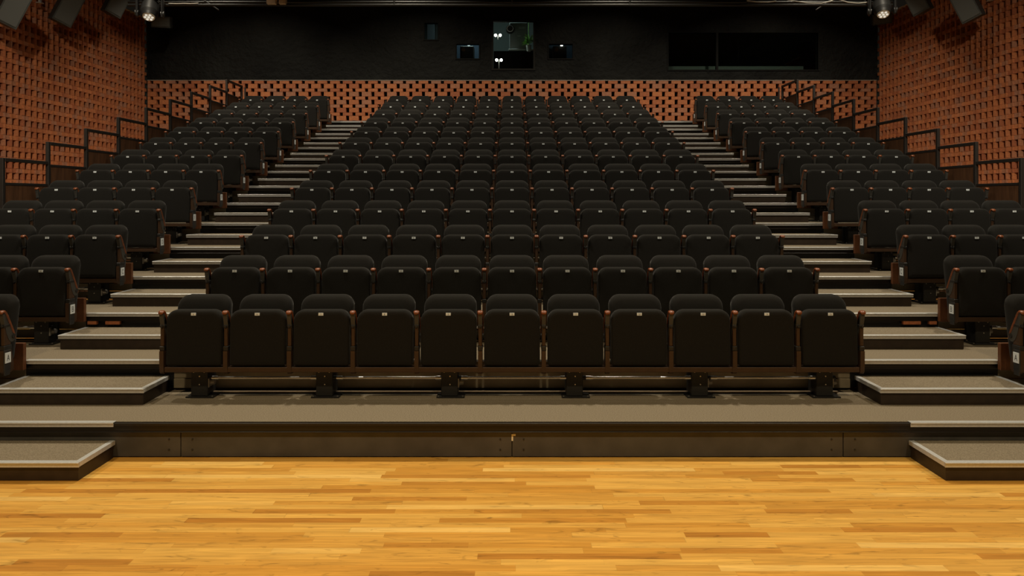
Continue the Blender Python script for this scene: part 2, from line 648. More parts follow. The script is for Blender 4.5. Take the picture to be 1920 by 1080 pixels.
def fin_wall(name, s, y0, y1, z1):
    """side wall: flat courses make continuous bands, on-edge courses leave deep pockets between upright fins"""
    mb = MB()
    PER, FIN = 0.168, 0.027
    joint = 0.0057
    n = int((y1 - y0) / PER)
    z = z1; c = 1
    while z > 0.05:
        h = (0.076, 0.112)[c % 2]
        zb = max(z - h, 0)
        for k in range(n):
            a = y1 - (k + 1) * PER
            j = random.uniform(-.002, .002)
            if c % 2:
                pl = [(a, j), (a + FIN, j), (a + FIN, .115), (a, .115)]
            else:
                pl = [(a, j), (a + FIN, j), (a + FIN, .034 + j), (a + PER - .003, .026 + j), (a + PER - .003, .115), (a, .115)]
            m = len(pl)
            vs_ = [(s * (XW + d), y, zz) for zz in (zb, z) for (y, d) in pl]
            fs = [(i, (i + 1) % m, m + (i + 1) % m, m + i) for i in range(m)]
            fs += [tuple(range(m)), tuple(range(2 * m - 1, m - 1, -1))]
            if s > 0:
                pass
            else:
                fs = [f[::-1] for f in fs]
            mb.add(vs_, fs, 0)
        z = zb - joint; c += 1
    x0, x1 = s * (XW + .116), s * (XW + .2)
    mb.box(x0, x1, y0, y1, 0, z1, 1)
    return struct(mb.build(name, [BRICK, VOID]))


fin_wall('wall_left', -1, 5.95, YB, ZTOP)
fin_wall('wall_right', 1, 5.95, YB, ZTOP)
brick_wall('wall_back', -XW, XW, 3.0, 4.94, lambda u, d, z: (u, YB + d, z), -0.16)
for i, s in enumerate((-1, 1)):
    mb = MB(); mb.box(s * (XW - .012), s * (XW + .2), 6.0, YB, ZTOP, ZTOP + .025)
    struct(mb.build('trim_%d' % (i + 1), TRIMLIGHT))
mb = MB(); mb.box(-XW, XW, YB - .012, YB + .1, 4.94, 4.952)
struct(mb.build('trim_3', TRIMLIGHT))

# black rendered wall above the brick, with openings into the projection booth
PX = YB / F


def wx(px): return (px - 960) * PX
def wz(py): return HC + (373 - py) * PX


holes = [(796.5, 821, 43.5, 74.5), (856, 898, 83, 110), (925, 1000, 40, 129), (1029, 1073.5, 83, 110), (1253, 1533, 62, 131)]
H = [(wx(a), wx(b), wz(d), wz(c)) for a, b, c, d in holes]   # x0 x1 z0 z1
xs = sorted({-XW, XW} | {h[0] for h in H} | {h[1] for h in H})
zs = sorted({4.955, 8.0} | {h[2] for h in H} | {h[3] for h in H})


def in_hole(i, j):
    cx, cz = (xs[i] + xs[i + 1]) / 2, (zs[j] + zs[j + 1]) / 2
    return any(h[0] < cx < h[1] and h[2] < cz < h[3] for h in H)


mb = MB()
YW = YB - 0.02; TH = 0.14
for i in range(len(xs) - 1):
    for j in range(len(zs) - 1):
        if in_hole(i, j):
            continue
        a, b, c, d = xs[i], xs[i + 1], zs[j], zs[j + 1]
        mb.add([(a, YW, c), (b, YW, c), (b, YW, d), (a, YW, d)], [(0, 1, 2, 3)])
        mb.add([(a, YW + TH, c), (b, YW + TH, c), (b, YW + TH, d), (a, YW + TH, d)], [(3, 2, 1, 0)])
for (a, b, c, d) in H:
    v = [(x, y, z) for y in (YW, YW + TH) for (x, z) in ((a, c), (b, c), (b, d), (a, d))]
    mb.add(v, [(0, 1, 5, 4), (1, 2, 6, 5), (2, 3, 7, 6), (3, 0, 4, 7)])
mb.add([(-XW, YW, 4.955), (XW, YW, 4.955), (XW, YW + TH, 4.955), (-XW, YW + TH, 4.955)], [(0, 3, 2, 1)])
struct(mb.build('wall_upper', BLACKWALL))

# booth shell behind the openings
mb = MB()
mb.box(-XW, XW, 21.0, 21.1, 4.4, 8.0)
mb.box(-XW, XW, YW + TH + .001, 21.0, 4.4, 4.5)
mb.box(-XW - .1, -XW, YW + TH, 21.0, 4.4, 8.0)
mb.box(XW, XW + .1, YW + TH, 21.0, 4.4, 8.0)
mb.box(2.3, 2.4, YW + TH + .01, 21.0, 4.5, 8.0)
struct(mb.build('wall_booth', BOOTH))

for i, (a, b, c, d) in enumerate(H):
    w = struct(thing('window_%d' % (i + 1), 'x', 'x'))
    del w['label']; del w['category']
    fr = 0.03 if i != 2 else 0.045
    mb = MB()
    y0, y1 = YW - .02, YW + .06
    mb.box(a - fr, b + fr, y0, y1, c - fr, c, 0)
    mb.box(a - fr, b + fr, y0, y1, d, d + fr * .6, 0)
    mb.box(a - fr, a, y0, y1, c, d, 0)
    mb.box(b, b + fr, y0, y1, c, d, 0)
    if i == 4:
        mb.box(wx(1342), wx(1346), y0, y1, c, d, 0)
    struct(mb.build('window_frame', mat('frame_grey_%d' % i, (0.022, 0.021, 0.019) if i == 2 else (0.012, 0.012, 0.0115), 0.9, 0, 0.1), w))
    mb = MB()
    mb.box(a, b, YW + .03, YW + .036, c, d)
    struct(mb.build('window_pane', GLASS, w))

# ------------------------------------------------------------------ the tiers of the retractable stand
XS = 6.45            # half width of the stand
XA0, XA1 = 3.05, 4.33   # the aisles
ORD = ['lowest', 'second', 'third', 'fourth', 'fifth', 'sixth', 'seventh', 'eighth', 'ninth', 'tenth', 'eleventh', 'twelfth', 'thirteenth', 'topmost']

for n in range(14):
    y, z = tier_y(n), tier_z(n)
    if n == 0:
        lab = 'lowest carpeted tier with long dark fascia panels above the wooden floor'
    elif n == 13:
        lab = 'topmost narrow gangway tier at the foot of the brick back wall'
    else:
        lab = '%s carpeted tier of the stand counted up from the wooden floor' % ORD[n]
    t = thing('seating_tier', lab, 'tier', (0, y, z), 'tiers of the retractable stand')
    depth = TREAD + 0.12 if n < 13 else YB - y - 0.01
    mb = MB(); mb.box(-XS, XS, 0.035, depth, -0.05, 0.0)
    mb.build('deck', CARPET, t)
    mb = MB()
    mb.box(-XS, XS, 0.0, 0.034, -0.030, -0.002, 0, .004)
    mb.box(-XS, XS, 0.014, 0.05, -0.068, -0.0305)
    mb.box(-XS, XS, 0.004, 0.05, -0.078, -0.0685, 0, .003)
    mb.build('edge_channel', CHANNEL, t)
    for s in (-1, 1):
        mb = MB()
        x0, x1 = s * XA0, s * (XA1 if n else XS)
        mb.box(x0, x1, -0.006, 0.04, 0.0005, 0.005, 0)
        mb.box(x0, x1, -0.012, -0.0005, -0.007, 0.005, 0, .002)
        mb.box(x0, x1, -0.005, -0.0005, -0.030, -0.0071, 0)
        mb.build('nosing', ALU, t)
    if n == 0:
        edges = [-XS, -5.1, -2.55, 0.0, 2.55, 5.1, XS]
        for a, b in zip(edges, edges[1:]):
            mb = MB()
            mb.box(a + .003, b - .003, 0.03, 0.05, -0.268, -0.079, 0, .002)
            for bx in (a + .09, b - .09):
                for bz in (-.215, -.135):
                    mb.cyl((bx, .026, bz), (bx, .031, bz), .007, n=8, slot=1)
            mb.build('fascia_panel', [FASCIA, BLACKMETAL], t)
        mb = MB(); mb.box(-XS, XS, 0.05, 0.08, -0.274, -0.08)
        mb.build('kick_board', BLACKMETAL, t)
    else:
        for a, b in ((-XS, -XA1 - .03), (-XA0 + .02, XA0 - .02), (XA1 + .03, XS)):
            mb = MB()
            mb.box(a, b, 0.045, 0.065, -0.165, -0.079, 0)
            mb.box(a, b, 0.035, 0.065, -0.255, -0.170, 0, .003)
            mb.build('riser_board', RISER, t)
        for s in (-1, 1):
            mb = MB(); mb.box(s * (XA0 - .019), s * (XA1 + .029), 0.05, 0.065, -0.255, -0.079)
            mb.build('riser_board', BLACKMETAL, t)

# L of pale tape on the fascia
mb = MB()
mb.box(-.004, .009, -.001, 0, -.052, 0)
mb.box(.009, .028, -.001, 0, -.014, 0)
tag(mb.build('tape_mark', TAPE, None, (0.0, Y0 + .0295, 0.18)), 'small pale L of tape at the middle joint of the front fascia', 'tape')


def make_step(x0, x1, y0, y1, z0, z1, label):
    """low carpeted half step; aluminium along the front and both side edges"""
    cx = (x0 + x1) / 2
    t = thing('aisle_step', label, 'step', (cx, y0, z0), 'half steps in the aisles')
    w, d, h = abs(x1 - x0) / 2, y1 - y0, z1 - z0
    mb = MB(); mb.box(-w + .012, w - .012, .012, d, 0.0, h - .018, 0, .002)
    mb.build('step_box', STEPSIDE, t)
    mb = MB(); mb.box(-w + .038, w - .038, .038, d, h - .0175, h - .002)
    mb.build('carpet_top', CARPET, t)
    mb = MB()
    mb.box(-w, w, 0, .038, h - .006, h, 0)
    mb.box(-w, w, -.009, .004, h - .011, h - .0002, 0, .002)
    mb.box(-w, w, -.002, .004, h - .036, h - .0111, 0)
    mb.box(-w, -w + .038, .038, d, h - .006, h, 0)
    mb.box(w - .038, w, .038, d, h - .006, h, 0)
    mb.box(-w - .002, -w + .004, .004, d, h - .032, h - .0005, 0)
    mb.box(w - .004, w + .002, .004, d, h - .032, h - .0005, 0)
    mb.build('edge_trim', ALU, t)
    return t


for s, side in ((-1, 'left'), (1, 'right')):
    make_step(s * 3.05, s * 4.9, Y0 + .02 - .46, Y0 + .018, 0, .135,
              'carpeted step standing on the wooden floor at the foot of the %s aisle' % side)
    for n in range(13):
        zz, yy = tier_z(n), tier_y(n + 1)
        lab = 'carpeted half step with metal edging on the %s tier in the %s aisle' % (ORD[n], side)
        make_step(s * 3.06, s * 4.34, yy - .43, yy + .012, zz, zz + RISE / 2, lab)

# ------------------------------------------------------------------ seats
P_C, P_S = 0.54, 0.521
XSIDE = 4.585        # centre of the aisle seat of a side block


def rounded_outline(w, z0, z1, rt, rb, crown=0.0, seg=8):
    pts = []
    cs = [(w / 2 - rb, z0 + rb, rb, -90), (w / 2 - rt, z1 - rt, rt, 0), (-w / 2 + rt, z1 - rt, rt, 90), (-w / 2 + rb, z0 + rb, rb, 180)]
    for (cx, cz, r, a0) in cs:
        for i in range(seg + 1):
            a = radians(a0 + 90 * i / seg)
            x, z = cx + r * cos(a), cz + r * sin(a)
            pts.append((x, z))
    out = []
    for x, z in pts:
        if z > (z0 + z1) / 2:
            z += crown * (1 - (2 * x / w) ** 2)
        out.append((x, z))
    return out


def pillow(outline, z0, z1, w, prof, lean=0.0, zpiv=0.0):
    """cushion: outline in (x, z); prof is a list of (inset, y) rings from the back edge round to the front middle"""
    mb = MB()
    cz = (z0 + z1) / 2
    hw, hh = w / 2, (z1 - z0) / 2
    n = len(outline)
    vs_ = []
    for ins, y in prof:
        sx, sz = max(0.02, 1 - ins / hw), max(0.02, 1 - ins / hh)
        for x, z in outline:
            zz = cz + (z - cz) * sz
            vs_.append((x * sx, y + (zz - zpiv) * lean, zz))
    fs = []
    for l in range(len(prof) - 1):
        for i in range(n):
            j = (i + 1) % n
            fs.append((l * n + i, (l + 1) * n + i, (l + 1) * n + j, l * n + j)[::-1])
    mb.add(vs_, fs, 0, True)
    ya = prof[0][1]; yb = prof[-1][1]
    L = len(prof) - 1
    o0 = len(mb.v)
    mb.v.append((0, ya + (cz - zpiv) * lean, cz)); mb.v.append((0, yb + (cz - zpiv) * lean, cz))
    for i in range(n):
        j = (i + 1) % n
        mb.f.append((i, j, o0)[::-1]); mb.m.append(0); mb.s.append(True)
        mb.f.append((L * n + i, L * n + j, o0 + 1)); mb.m.append(0); mb.s.append(True)
    return mb


PAN_Z0, PAN_Z1 = 0.298, 0.767
pan_mb = pillow(rounded_outline(.474, PAN_Z0, PAN_Z1, .085, .022, .006), PAN_Z0, PAN_Z1, .474,
                [(.03, .088), (.004, .084), (0, .076), (0, .024), (.003, .014), (.009, .006), (.02, .001), (.05, -.001), (.12, -.003), (.20, -.004)], 0.03, PAN_Z0)
ME_PAN = pan_mb.mesh('seat_pan', FABRIC)
BK_Z0, BK_Z1 = 0.305, 0.868
back_mb = pillow(rounded_outline(.458, BK_Z0, BK_Z1, .095, .03, .006), BK_Z0, BK_Z1, .458,
                 [(.045, .118), (.012, .114), (0, .094), (0, .045), (.006, .022), (.018, .008), (.04, .0), (.09, -.006), (.16, -.008)], 0.17, BK_Z0)
for i, v in enumerate(back_mb.v):
    back_mb.v[i] = (v[0], v[1] + .104, v[2])
ME_BACK = back_mb.mesh('backrest', FABRIC)


def plate_mesh(num):
    mb = MB()
    yy = -.0015 + .438 * 0.03 - .0045
    mb.box(-.0205, .0205, yy, yy + .012, .7265, .7485, 0)
    strokes(mb, str(num), lambda u, w: (u, yy - .0006, .7375 + w), .0125, 1)
    return mb.mesh('number_plate', [PLATEWHITE, INK])


ME_PLATE = {k: plate_mesh(k) for k in range(1, 20)}

TH_A = math.atan2(.26, .135)
AX = (-cos(TH_A), sin(TH_A)); TP = (sin(TH_A), cos(TH_A))
PIV = (.145, .515)


def arm_pt(s, t): return (PIV[0] + AX[0] * s + TP[0] * t, PIV[1] + AX[1] * s + TP[1] * t)


mb = MB()
mb.prism([arm_pt(s, t) for s, t in ((-.012, -.001), (-.016, -.03), (-.004, -.055), (.03, -.068), (.09, -.066), (.17, -.05), (.24, -.036), (.262, -.028), (.268, -.001))], -.017, .017)
ME_ARM = mb.mesh('armrest', GREYPAD)
mb = MB()
path = [(-.014, .008), (.05, .010), (.15, .010), (.235, .010), (.258, .008), (.272, .001), (.279, -.011), (.278, -.024), (.272, -.036)]
rad = [(.018, .009), (.024, .012), (.025, .012), (.025, .012), (.025, .0125), (.025, .013), (.0245, .0125), (.0225, .011), (.016, .007)]
NR = 14
cv = []
for i, (s_, t_) in enumerate(path):
    p0_, p1_ = path[max(i - 1, 0)], path[min(i + 1, len(path) - 1)]
    ds, dt = p1_[0] - p0_[0], p1_[1] - p0_[1]
    ll = math.hypot(ds, dt); ns, nt_ = -dt / ll, ds / ll
    for k in range(NR):
        a_ = 2 * pi * k / NR
        cx_ = cos(a_); cy_ = sin(a_)
        q_ = (abs(cx_) ** 2.6 + abs(cy_) ** 2.6) ** (-1 / 2.6)
        u_, w_ = cx_ * q_ * rad[i][0], cy_ * q_ * rad[i][1]
        y_, z_ = arm_pt(s_ + ns * w_, t_ + nt_ * w_)
        cv.append((u_, y_, z_))
cf = []
for i in range(len(path) - 1):
    for k in range(NR):
        j = (k + 1) % NR
        cf.append((i * NR + k, i * NR + j, (i + 1) * NR + j, (i + 1) * NR + k))
cf.append(tuple(range(NR))[::-1]); cf.append(tuple((len(path) - 1) * NR + k for k in range(NR)))
mb.add(cv, cf, 0, True)
ME_CAP = mb.mesh('arm_cap', ARMWOOD)

mb = MB()   # upright between two seats
mb.prism([(0.03, .228), (.01, .245), (.004, .30), (.004, .425), (.10, .425), (.13, .30), (.13, .245), (.10, .228)], -.018, .018)
mb.box(-.0145, .0145, .018, .10, .465, .62, 0, .003)
ME_STD = mb.mesh('upright', BROWNMETAL)
mb = MB()
mb.box(-.0205, .0205, .010, .105, .4255, .4645, 0, .004)
mb.box(-.0195, .0195, .016, .10, .6205, .645, 0, .004)
mb.cyl((-.022, PIV[0] - .02, PIV[1] + .02), (.022, PIV[0] - .02, PIV[1] + .02), .02, n=12)
mb.box(-.017, .017, .025, .075, .6455, .72, 0, .004)
ME_PIVOT = mb.mesh('pivot', BLACKMETAL)
mb = MB()
mb.cyl((0, .006, .632), (0, .016, .632), .009, n=8)
ME_SCREW = mb.mesh('screw_cap', PIPE)

mb = MB()   # row letter holder (per side the letter reads from the aisle)
mb.box(-.006, .006, .0, .075, .255, .43, 0, .002)
mb.box(-.006, .006, .004, .07, .215, .2549, 0, .002)
ME_HOLDER = mb.mesh('letter_holder', BLACKPLASTIC)


def letter_mesh(ch, s):
    """s = -1: plate faces +x (left block, seen from the aisle), s = 1: faces -x"""
    mb = MB()
    xf = -s * .0085
    mb.box(min(xf, 0), max(xf, 0), .004, .071, .320, .408, 0)
    e = -s * .0006
    # reading direction: facing +x the reader's right is +y
    strokes(mb, ch, lambda u, w: (xf + e, .0375 - s * u, .364 + w), .045, 1)
    return mb.mesh('row_letter', [PLATEWHITE, INK])


def add_side(root, x, letter=None, s=0):
    st = link('upright', ME_STD, root, (x, 0, 0))
    link('pivot', ME_PIVOT, st)
    link('screw_cap', ME_SCREW, st)
    ar = link('armrest', ME_ARM, root, (x, 0, 0))
    link('arm_cap', ME_CAP, ar)
    if letter:
        hx = -s * (.018 + .006)
        h = link('letter_holder', ME_HOLDER, st, (hx, 0, 0))
        h['label'] = 'black holder with the row letter facing the aisle'
        # letter plate sits on the holder: a sub-part of the seat's upright
        lp = link('row_letter', letter_mesh(letter, s), st, (hx - s * .0062 + s * .004, 0, 0))


ROWORD = ['front', 'second', 'third', 'fourth', 'fifth', 'sixth', 'seventh', 'eighth', 'ninth', 'tenth', 'eleventh', 'twelfth', 'back']
NTH = ['first', 'second', 'third', 'fourth', 'fifth', 'sixth', 'seventh', 'eighth', 'ninth', 'tenth', 'last']


def seat(x, row, num, label, group, sides):
    t = thing('theatre_seat', label, 'seat', (x, tier_y(row) + .58, tier_z(row)), group)
    p = link('seat_pan', ME_PAN, t)
    link('number_plate', ME_PLATE[num], p)['label'] = 'white seat number plate'
    link('backrest', ME_BACK, t)
    for (sx, letter, s) in sides:
        add_side(t, sx, letter, s)
    return t


for row in range(13):
    L = 'ABCDEFGHIJKLM'[row]
    rw = ROWORD[row]
    for k in range(11):
        pos = 'leftmost' if k == 0 else 'rightmost' if k == 10 else 'middle' if k == 5 else '%s from %s' % (NTH[k] if k < 5 else NTH[10 - k], 'left' if k < 5 else 'right')
        lab = 'folded charcoal seat, %s of eleven in the %s row of the centre block' % (pos, rw)
        sd = [(P_C / 2, None, 0)]
        if k == 0:
            sd.append((-P_C / 2, None, 0))
        seat((k - 5) * P_C, row, 5 + k, lab, 'seats of the centre block', sd)
    for s, side in ((-1, 'left'), (1, 'right')):
        for k in range(4):
            if k == 0:
                lab = 'folded charcoal seat on the aisle in the %s row of the %s block' % (rw, side)
            elif k == 3:
                lab = 'folded charcoal seat farthest from the aisle in the %s row of the %s block' % (rw, side)
            else:
                lab = 'folded charcoal seat, %s from the aisle in the %s row of the %s block' % (NTH[k], rw, side)
            sd = [(s * P_S / 2, None, 0)]
            if k == 0:
                sd.append((-s * P_S / 2, L, s))
            num = (4 - k) if s < 0 else 16 + k
            seat(s * (XSIDE + k * P_S), row, num, lab, 'seats of the %s block' % side, sd)


# ------------------------------------------------------------------ row frames: beam, legs, rods
def leg_mesh(roller):
    mb = MB()
    mb.box(-.072, .072, .12, .30, .012, .232, 0, .006)
    mb.box(-.11, .13, .10, .31, 0.0, .012, 0)
    mb.box(-.05, .05, .14, .20, .232, .242, 0)
    for bx, bz in ((-.045, .222), (.045, .222), (.005, .185), (.005, .115)):
        mb.cyl((bx, .113, bz), (bx, .121, bz), .0055, n=8, slot=1)
    for bx in (-.095, .115):
        mb.cyl((bx, .115, .012), (bx, .115, .018), .007, n=8, slot=1)
    return mb.mesh('leg', [BLACKMETAL, BOLT])


ME_LEG = leg_mesh(False)
mb = MB()
mb.cyl((.073, .17, .125), (.085, .17, .125), .036, n=16)
mb.cyl((.085, .17, .125), (.118, .17, .125), .028, .022, n=16)
mb.box(.072, .082, .13, .15, .085, .16)
ME_ROLLER = mb.mesh('drive_roller', mat('roller_grey', (0.33, 0.31, 0.28), 0.4, 0.4))
mb = MB()
mb.cyl((.072, .15, .165), (.10, .15, .165), .02, n=12)
ME_ELBOW = mb.mesh('rod_socket', BLACKMETAL)


def row_frame(row, xa, xb, legs, label, group, s=0):
    t = thing('seat_row_frame', label, 'seat frame', (0, tier_y(row) + .58, tier_z(row)), group)
    mb = MB(); mb.box(xa + .02, xb - .02, .012, .10, .243, .287, 0, .004)
    mb.build('beam', BROWNMETAL, t)
    for i, lx in enumerate(legs):
        lg = link('leg', ME_LEG, t, (lx, 0, 0))
        if i % 2 == 0 or i == len(legs) - 1:
            link('drive_roller', ME_ROLLER, lg)
        link('rod_socket', ME_ELBOW, lg)
    for a, b in zip(legs, legs[1:]):
        mb = MB()
        a2, b2 = a + .10, b - .072
        mb.cyl((a2, .15, .165), (b2, .15, .165), .0115, n=12)
        mb.cyl((a2, .15, .165), (a2 + .055, .15, .165), .018, n=12)
        mb.cyl((b2 - .05, .15, .165), (b2, .15, .165), .018, n=12)
        mb.build('rod', ROD, t)
    mb = MB()
    mb.box(xa + .25, xb - .1, .235, .262, 0.0125, .022, 0)
    mb.box(xa + .25, xb - .1, .262, .31, 0.0, .0125, 0)
    mb.build('floor_rail', mat_rail, t)
    if s:
        mb = MB()
        xe = s * 4.315
        mb.box(xe, xe + s * .20, .265, .305, .20, .44, 0, .004)
        mb.build('end_panel', BROWNPANEL, t)['label'] = 'reddish brown end panel facing the stage'


mat_rail = mat('floor_rail_brown', (0.30, 0.22, 0.14), 0.45, 0.3)
for row in range(13):
    rw = ROWORD[row]
    row_frame(row, -5.5 * P_C, 5.5 * P_C, [(-5 + 2 * i) * P_C for i in range(6)],
              'brown beam on black legs under the %s row of the centre block' % rw, 'row frames of the centre block')
    for s, side in ((-1, 'left'), (1, 'right')):
        xa, xb = XSIDE - P_S / 2, XSIDE + 3.5 * P_S
        lg = [XSIDE + .07, XSIDE + 2 * P_S + .07]
        if s < 0:
            xa, xb, lg = -xb, -xa, [-v for v in lg[::-1]]
        row_frame(row, xa, xb, lg, 'dark beam, legs and end panel under the %s row of the %s block' % (rw, side),
                  'row frames of the %s block' % side, s)

# ------------------------------------------------------------------ side railings
for s, side in ((-1, 'left'), (1, 'right')):
    for n in range(4, 13):
        y, z = tier_y(n), tier_z(n)
        lab = 'black railing with wooden infill panel beside the %s row of the %s block' % (ROWORD[n], side)
        t = thing('side_railing', lab, 'railing', (s * 6.5, y + .04, z), 'stepped railings along the %s edge' % side)
        base = -.27
        mb = MB(); mb.box(-.022, .022, 0, .05, base, 1.14, 0, .004); mb.build('post', RAILSTEEL, t)
        mb = MB(); mb.box(-.022, .022, .05, TREAD, 1.095, 1.14, 0, .004); mb.build('handrail', RAILSTEEL, t)
        mb = MB(); mb.box(-.018, .018, .05, TREAD, .79, .825, 0, .003); mb.build('middle_rail', RAILSTEEL, t)
        mb = MB(); mb.box(-.012, .012, .05, TREAD, base, .79); mb.build('infill_panel', WOODPANEL, t)
        if n == 12:
            mb = MB(); mb.box(-.022, .022, TREAD, TREAD + .05, 0.28, 1.14, 0, .004); mb.build('post', RAILSTEEL, t)
            mb = MB(); mb.box(-s * .075, -s * .105, TREAD, TREAD + .03, 0.28, 1.10, 0, .004); mb.build('post', RAILSTEEL, t)

# short brick piers glimpsed through the gap under the third tier
for s, side in ((-1, 'left'), (1, 'right')):
    for k, (a, b) in enumerate(((163.5, 180.5), (197, 224)) if s < 0 else ((1694, 1727), (1743, 1757))):
        yy = tier_y(2) - .003
        x0, x1 = (a - 960) * yy / F, (b - 960) * yy / F
        mb = MB(); mb.box(x0, x1, 0, .04, -.112, -.0785, 0, .003)
        wh = ('nearer the side block', 'nearer the centre block')[k] if s < 0 else ('nearer the centre block', 'nearer the side block')[k]
        tag(mb.build('brick', BRICK, None, (0, yy, tier_z(2))), 'orange brick glimpsed under the third tier in the %s aisle, %s' % (side, wh), 'brick', 'bricks under the stand')


# ------------------------------------------------------------------ overhead gear
def at(px, py, y):
    return Vector(((px - 960) * y / F, y, HC + (373 - py) * y / F))


YP = 13.5
for k, (py, yy, r, nm) in enumerate(((9.5, YP, .024, 'lower'), (4, YP + .5, .02, 'upper'))):
    a, b = at(240, py, yy), at(1680, py, yy)
    mb = MB(); mb.cyl(a, b, r, n=12)
    for q in range(7):
        c_ = a.lerp(b, .04 + .92 * q / 6)
        mb.cyl(c_, (c_.x, c_.y, 8.0), .012, n=8)
    tag(mb.build('lighting_pipe', PIPE), '%s long steel lighting pipe across the top of the hall' % nm, 'pipe')
for px, sg, lab in ((395, 1, 'left'), (1545, -1, 'right')):
    mb = MB(); mb.cyl(at(px - sg * 22, -6, YP + .1), at(px + sg * 15, 19, YP + .1), .014, n=8)
    tag(mb.build('brace', PIPE), 'thin diagonal brace hanging at the %s end of the lighting pipe' % lab, 'brace')
for pts, lab in (([(1630, 4), (1610, 6), (1590, 4.5), (1570, -2)], 'short white cable looped along the pipe beside the right moving light'),
                 ([(1566, -2), (1556, 3), (1540, 6), (1515, 5.5), (1490, 2), (1475, -1)], 'white cable sagging along the pipe near the right brace'),
                 ([(1455, 2), (1440, 4), (1420, 3.5), (1400, 1)], 'faint white cable on the pipe above the dark control window'),
                 ([(316, 6.5), (330, 7), (345, 6.5), (358, 7), (372, 6)], 'white cable lying on the pipe beside the left moving light')):
    q = [at(x, y, YP - .03) for x, y in pts]
    fine = []
    for i in range(len(q) - 1):
        for j in range(4):
            fine.append(q[i].lerp(q[i + 1], j / 4))
    fine.append(q[-1])
    mb = MB(); mb.tube(fine, .010, 6)
    tag(mb.build('cable', CABLE), lab, 'cable')
for px, w, lab in ((508, 17, 'larger cream box hung at the top of the hall left of centre'), (528.5, 12, 'smaller cream box beside the larger one at the top of the hall')):
    p = at(px, 0, YP - .1)
    hw = w / 2 * YP / F
    t = tag(MB().build('junction_box', CREAM, None, p), lab, 'box')
    mb = MB(); mb.box(-hw, hw, 0, .12, -.07, .16, 0, .006); mb.box(-hw * .4, hw * .4, .04, .08, .16, .3, 0)
    t.data = mb.mesh('junction_box', CREAM)


def moving_light(px, py, y, rz, label):
    p = at(px, py, y)
    t = thing('moving_light', label, 'stage light', p, None, rz)
    mb = MB()
    mb.box(-.19, .19, -.13, .13, .26, .40, 0, .02)
    mb.cyl((0, 0, .40), (0, 0, .5), .04, n=12)
    mb.build('base', BLACKPLASTIC, t)
    for sx in (-1, 1):
        mb = MB()
        mb.box(sx * .19, sx * .235, -.06, .06, -.14, .27, 0, .02)
        mb.cyl((sx * .185, 0, -.06), (sx * .245, 0, -.06), .055, n=16)
        mb.build('yoke_arm', BLACKPLASTIC, t)
    R = Matrix.Rotation(radians(-30), 4, 'X')
    mb = MB()
    segs = [(.20, .10), (.14, .15), (-.06, .155), (-.12, .13), (-.17, .115)]
    for (z0, r0), (z1, r1) in zip(segs, segs[1:]):
        mb.cyl(R @ Vector((0, 0, z0)), R @ Vector((0, 0, z1)), r0, r1, 20, caps=False)
    mb.cyl(R @ Vector((0, 0, .20)), R @ Vector((0, 0, .19)), .10, n=20)
    hd = mb.build('head', BLACKPLASTIC, t)
    mb = MB()
    mb.cyl(R @ Vector((0, 0, -.15)), R @ Vector((0, 0, -.178)), .112, .10, 20)
    for i in range(7):
        a = 2 * pi * i / 6
        c = R @ Vector((.062 * cos(a) * (i < 6), .062 * sin(a) * (i < 6), -.178))
        d = R @ Vector((.062 * cos(a) * (i < 6), .062 * sin(a) * (i < 6), -.188))
        mb.cyl(c, d, .024, .02, 10, 1)
    mb.build('lens', [LENSGLASS, LENSCELL], hd)
    return t


moving_light(281, 19, 13.2, 0.25, 'black moving stage light with a pale lens hanging at the top left')
moving_light(1654, 14, 13.2, -0.25, 'black moving stage light with a pale lens hanging at the top right')


def speaker(px, py, y, w, h, rx, rz, ry, label, s):
    p = at(px, py, y)     # centre of the bottom edge
    t = thing('loudspeaker', label, 'loudspeaker', p, 'loudspeakers under the ceiling')
    t.rotation_euler = Euler((rx, ry, rz))
    mb = MB()
    v = [(-w / 2, -.14, 0), (w / 2, -.14, 0), (w * .36, .16, .0), (-w * .36, .16, .0)]
    v += [(x, yy, h) for x, yy, _ in v]
    mb.add(v, [(3, 2, 1, 0), (4, 5, 6, 7), (0, 1, 5, 4), (1, 2, 6, 5), (2, 3, 7, 6), (3, 0, 4, 7)])
    mb.build('cabinet', SPEAKER, t)
    mb = MB(); mb.box(-w / 2 + .02, w / 2 - .02, -.15, -.141, .03, h - .03, 0, .004)
    mb.build('grille', mat('grille_%d_%d' % (px, py), (0.085, 0.09, 0.086), 0.7), t)
    mb = MB()
    mb.cyl((0, .15, h * .6), (s * .02, .24, h * .75), .018, n=8)
    if h < .4:
        mb.cyl((0, .15, h * .5), (0, .74, h * .5 - .10), .02, n=8)
    mb.build('bracket', PIPE, t)


for s, side, data in ((-1, 'left', ((3, 44, 12.1, 'nearest'), (109, 42, 13.7, 'middle'), (205, 26, 15.3, 'farthest'))),
                      (1, 'right', ((1829, 35, 13.3, 'nearest'), (1734, 22, 15.0, 'farthest')))):
    for px, py, y, which in data:
        speaker(px, py, y, .36, .62, radians(14), s * radians(-60), radians(-s * 19),
                'dark %s loudspeaker leaning out high on the %s brick wall, %s of its row' % ('grey', side, which), s)
speaker(306, 52, 17.2, .44, .26, radians(12), 0.06, .05, 'small grey loudspeaker low behind the left moving stage light', -1)
speaker(1650, 46, 17.2, .44, .24, radians(12), -0.1, -.12, 'small grey loudspeaker low behind the right moving stage light', 1)
# brackets on the brick for the speakers
for px, py, side in ((75, 5.5, 'left'), (1857, 1, 'right')):
    p = at(px, py, 13.6)
    mb = MB(); mb.box(-.05, .05, -.05, .05, -.008, .008, 0, .002); mb.box(-.02, .02, -.02, .02, .008, .2, 0)
    tag(mb.build('mounting_hook', ALU, None, p), 'small bright metal hook at the top of the %s brick wall' % side, 'hook')

# ------------------------------------------------------------------ inside the projection booth
YBO = 18.6


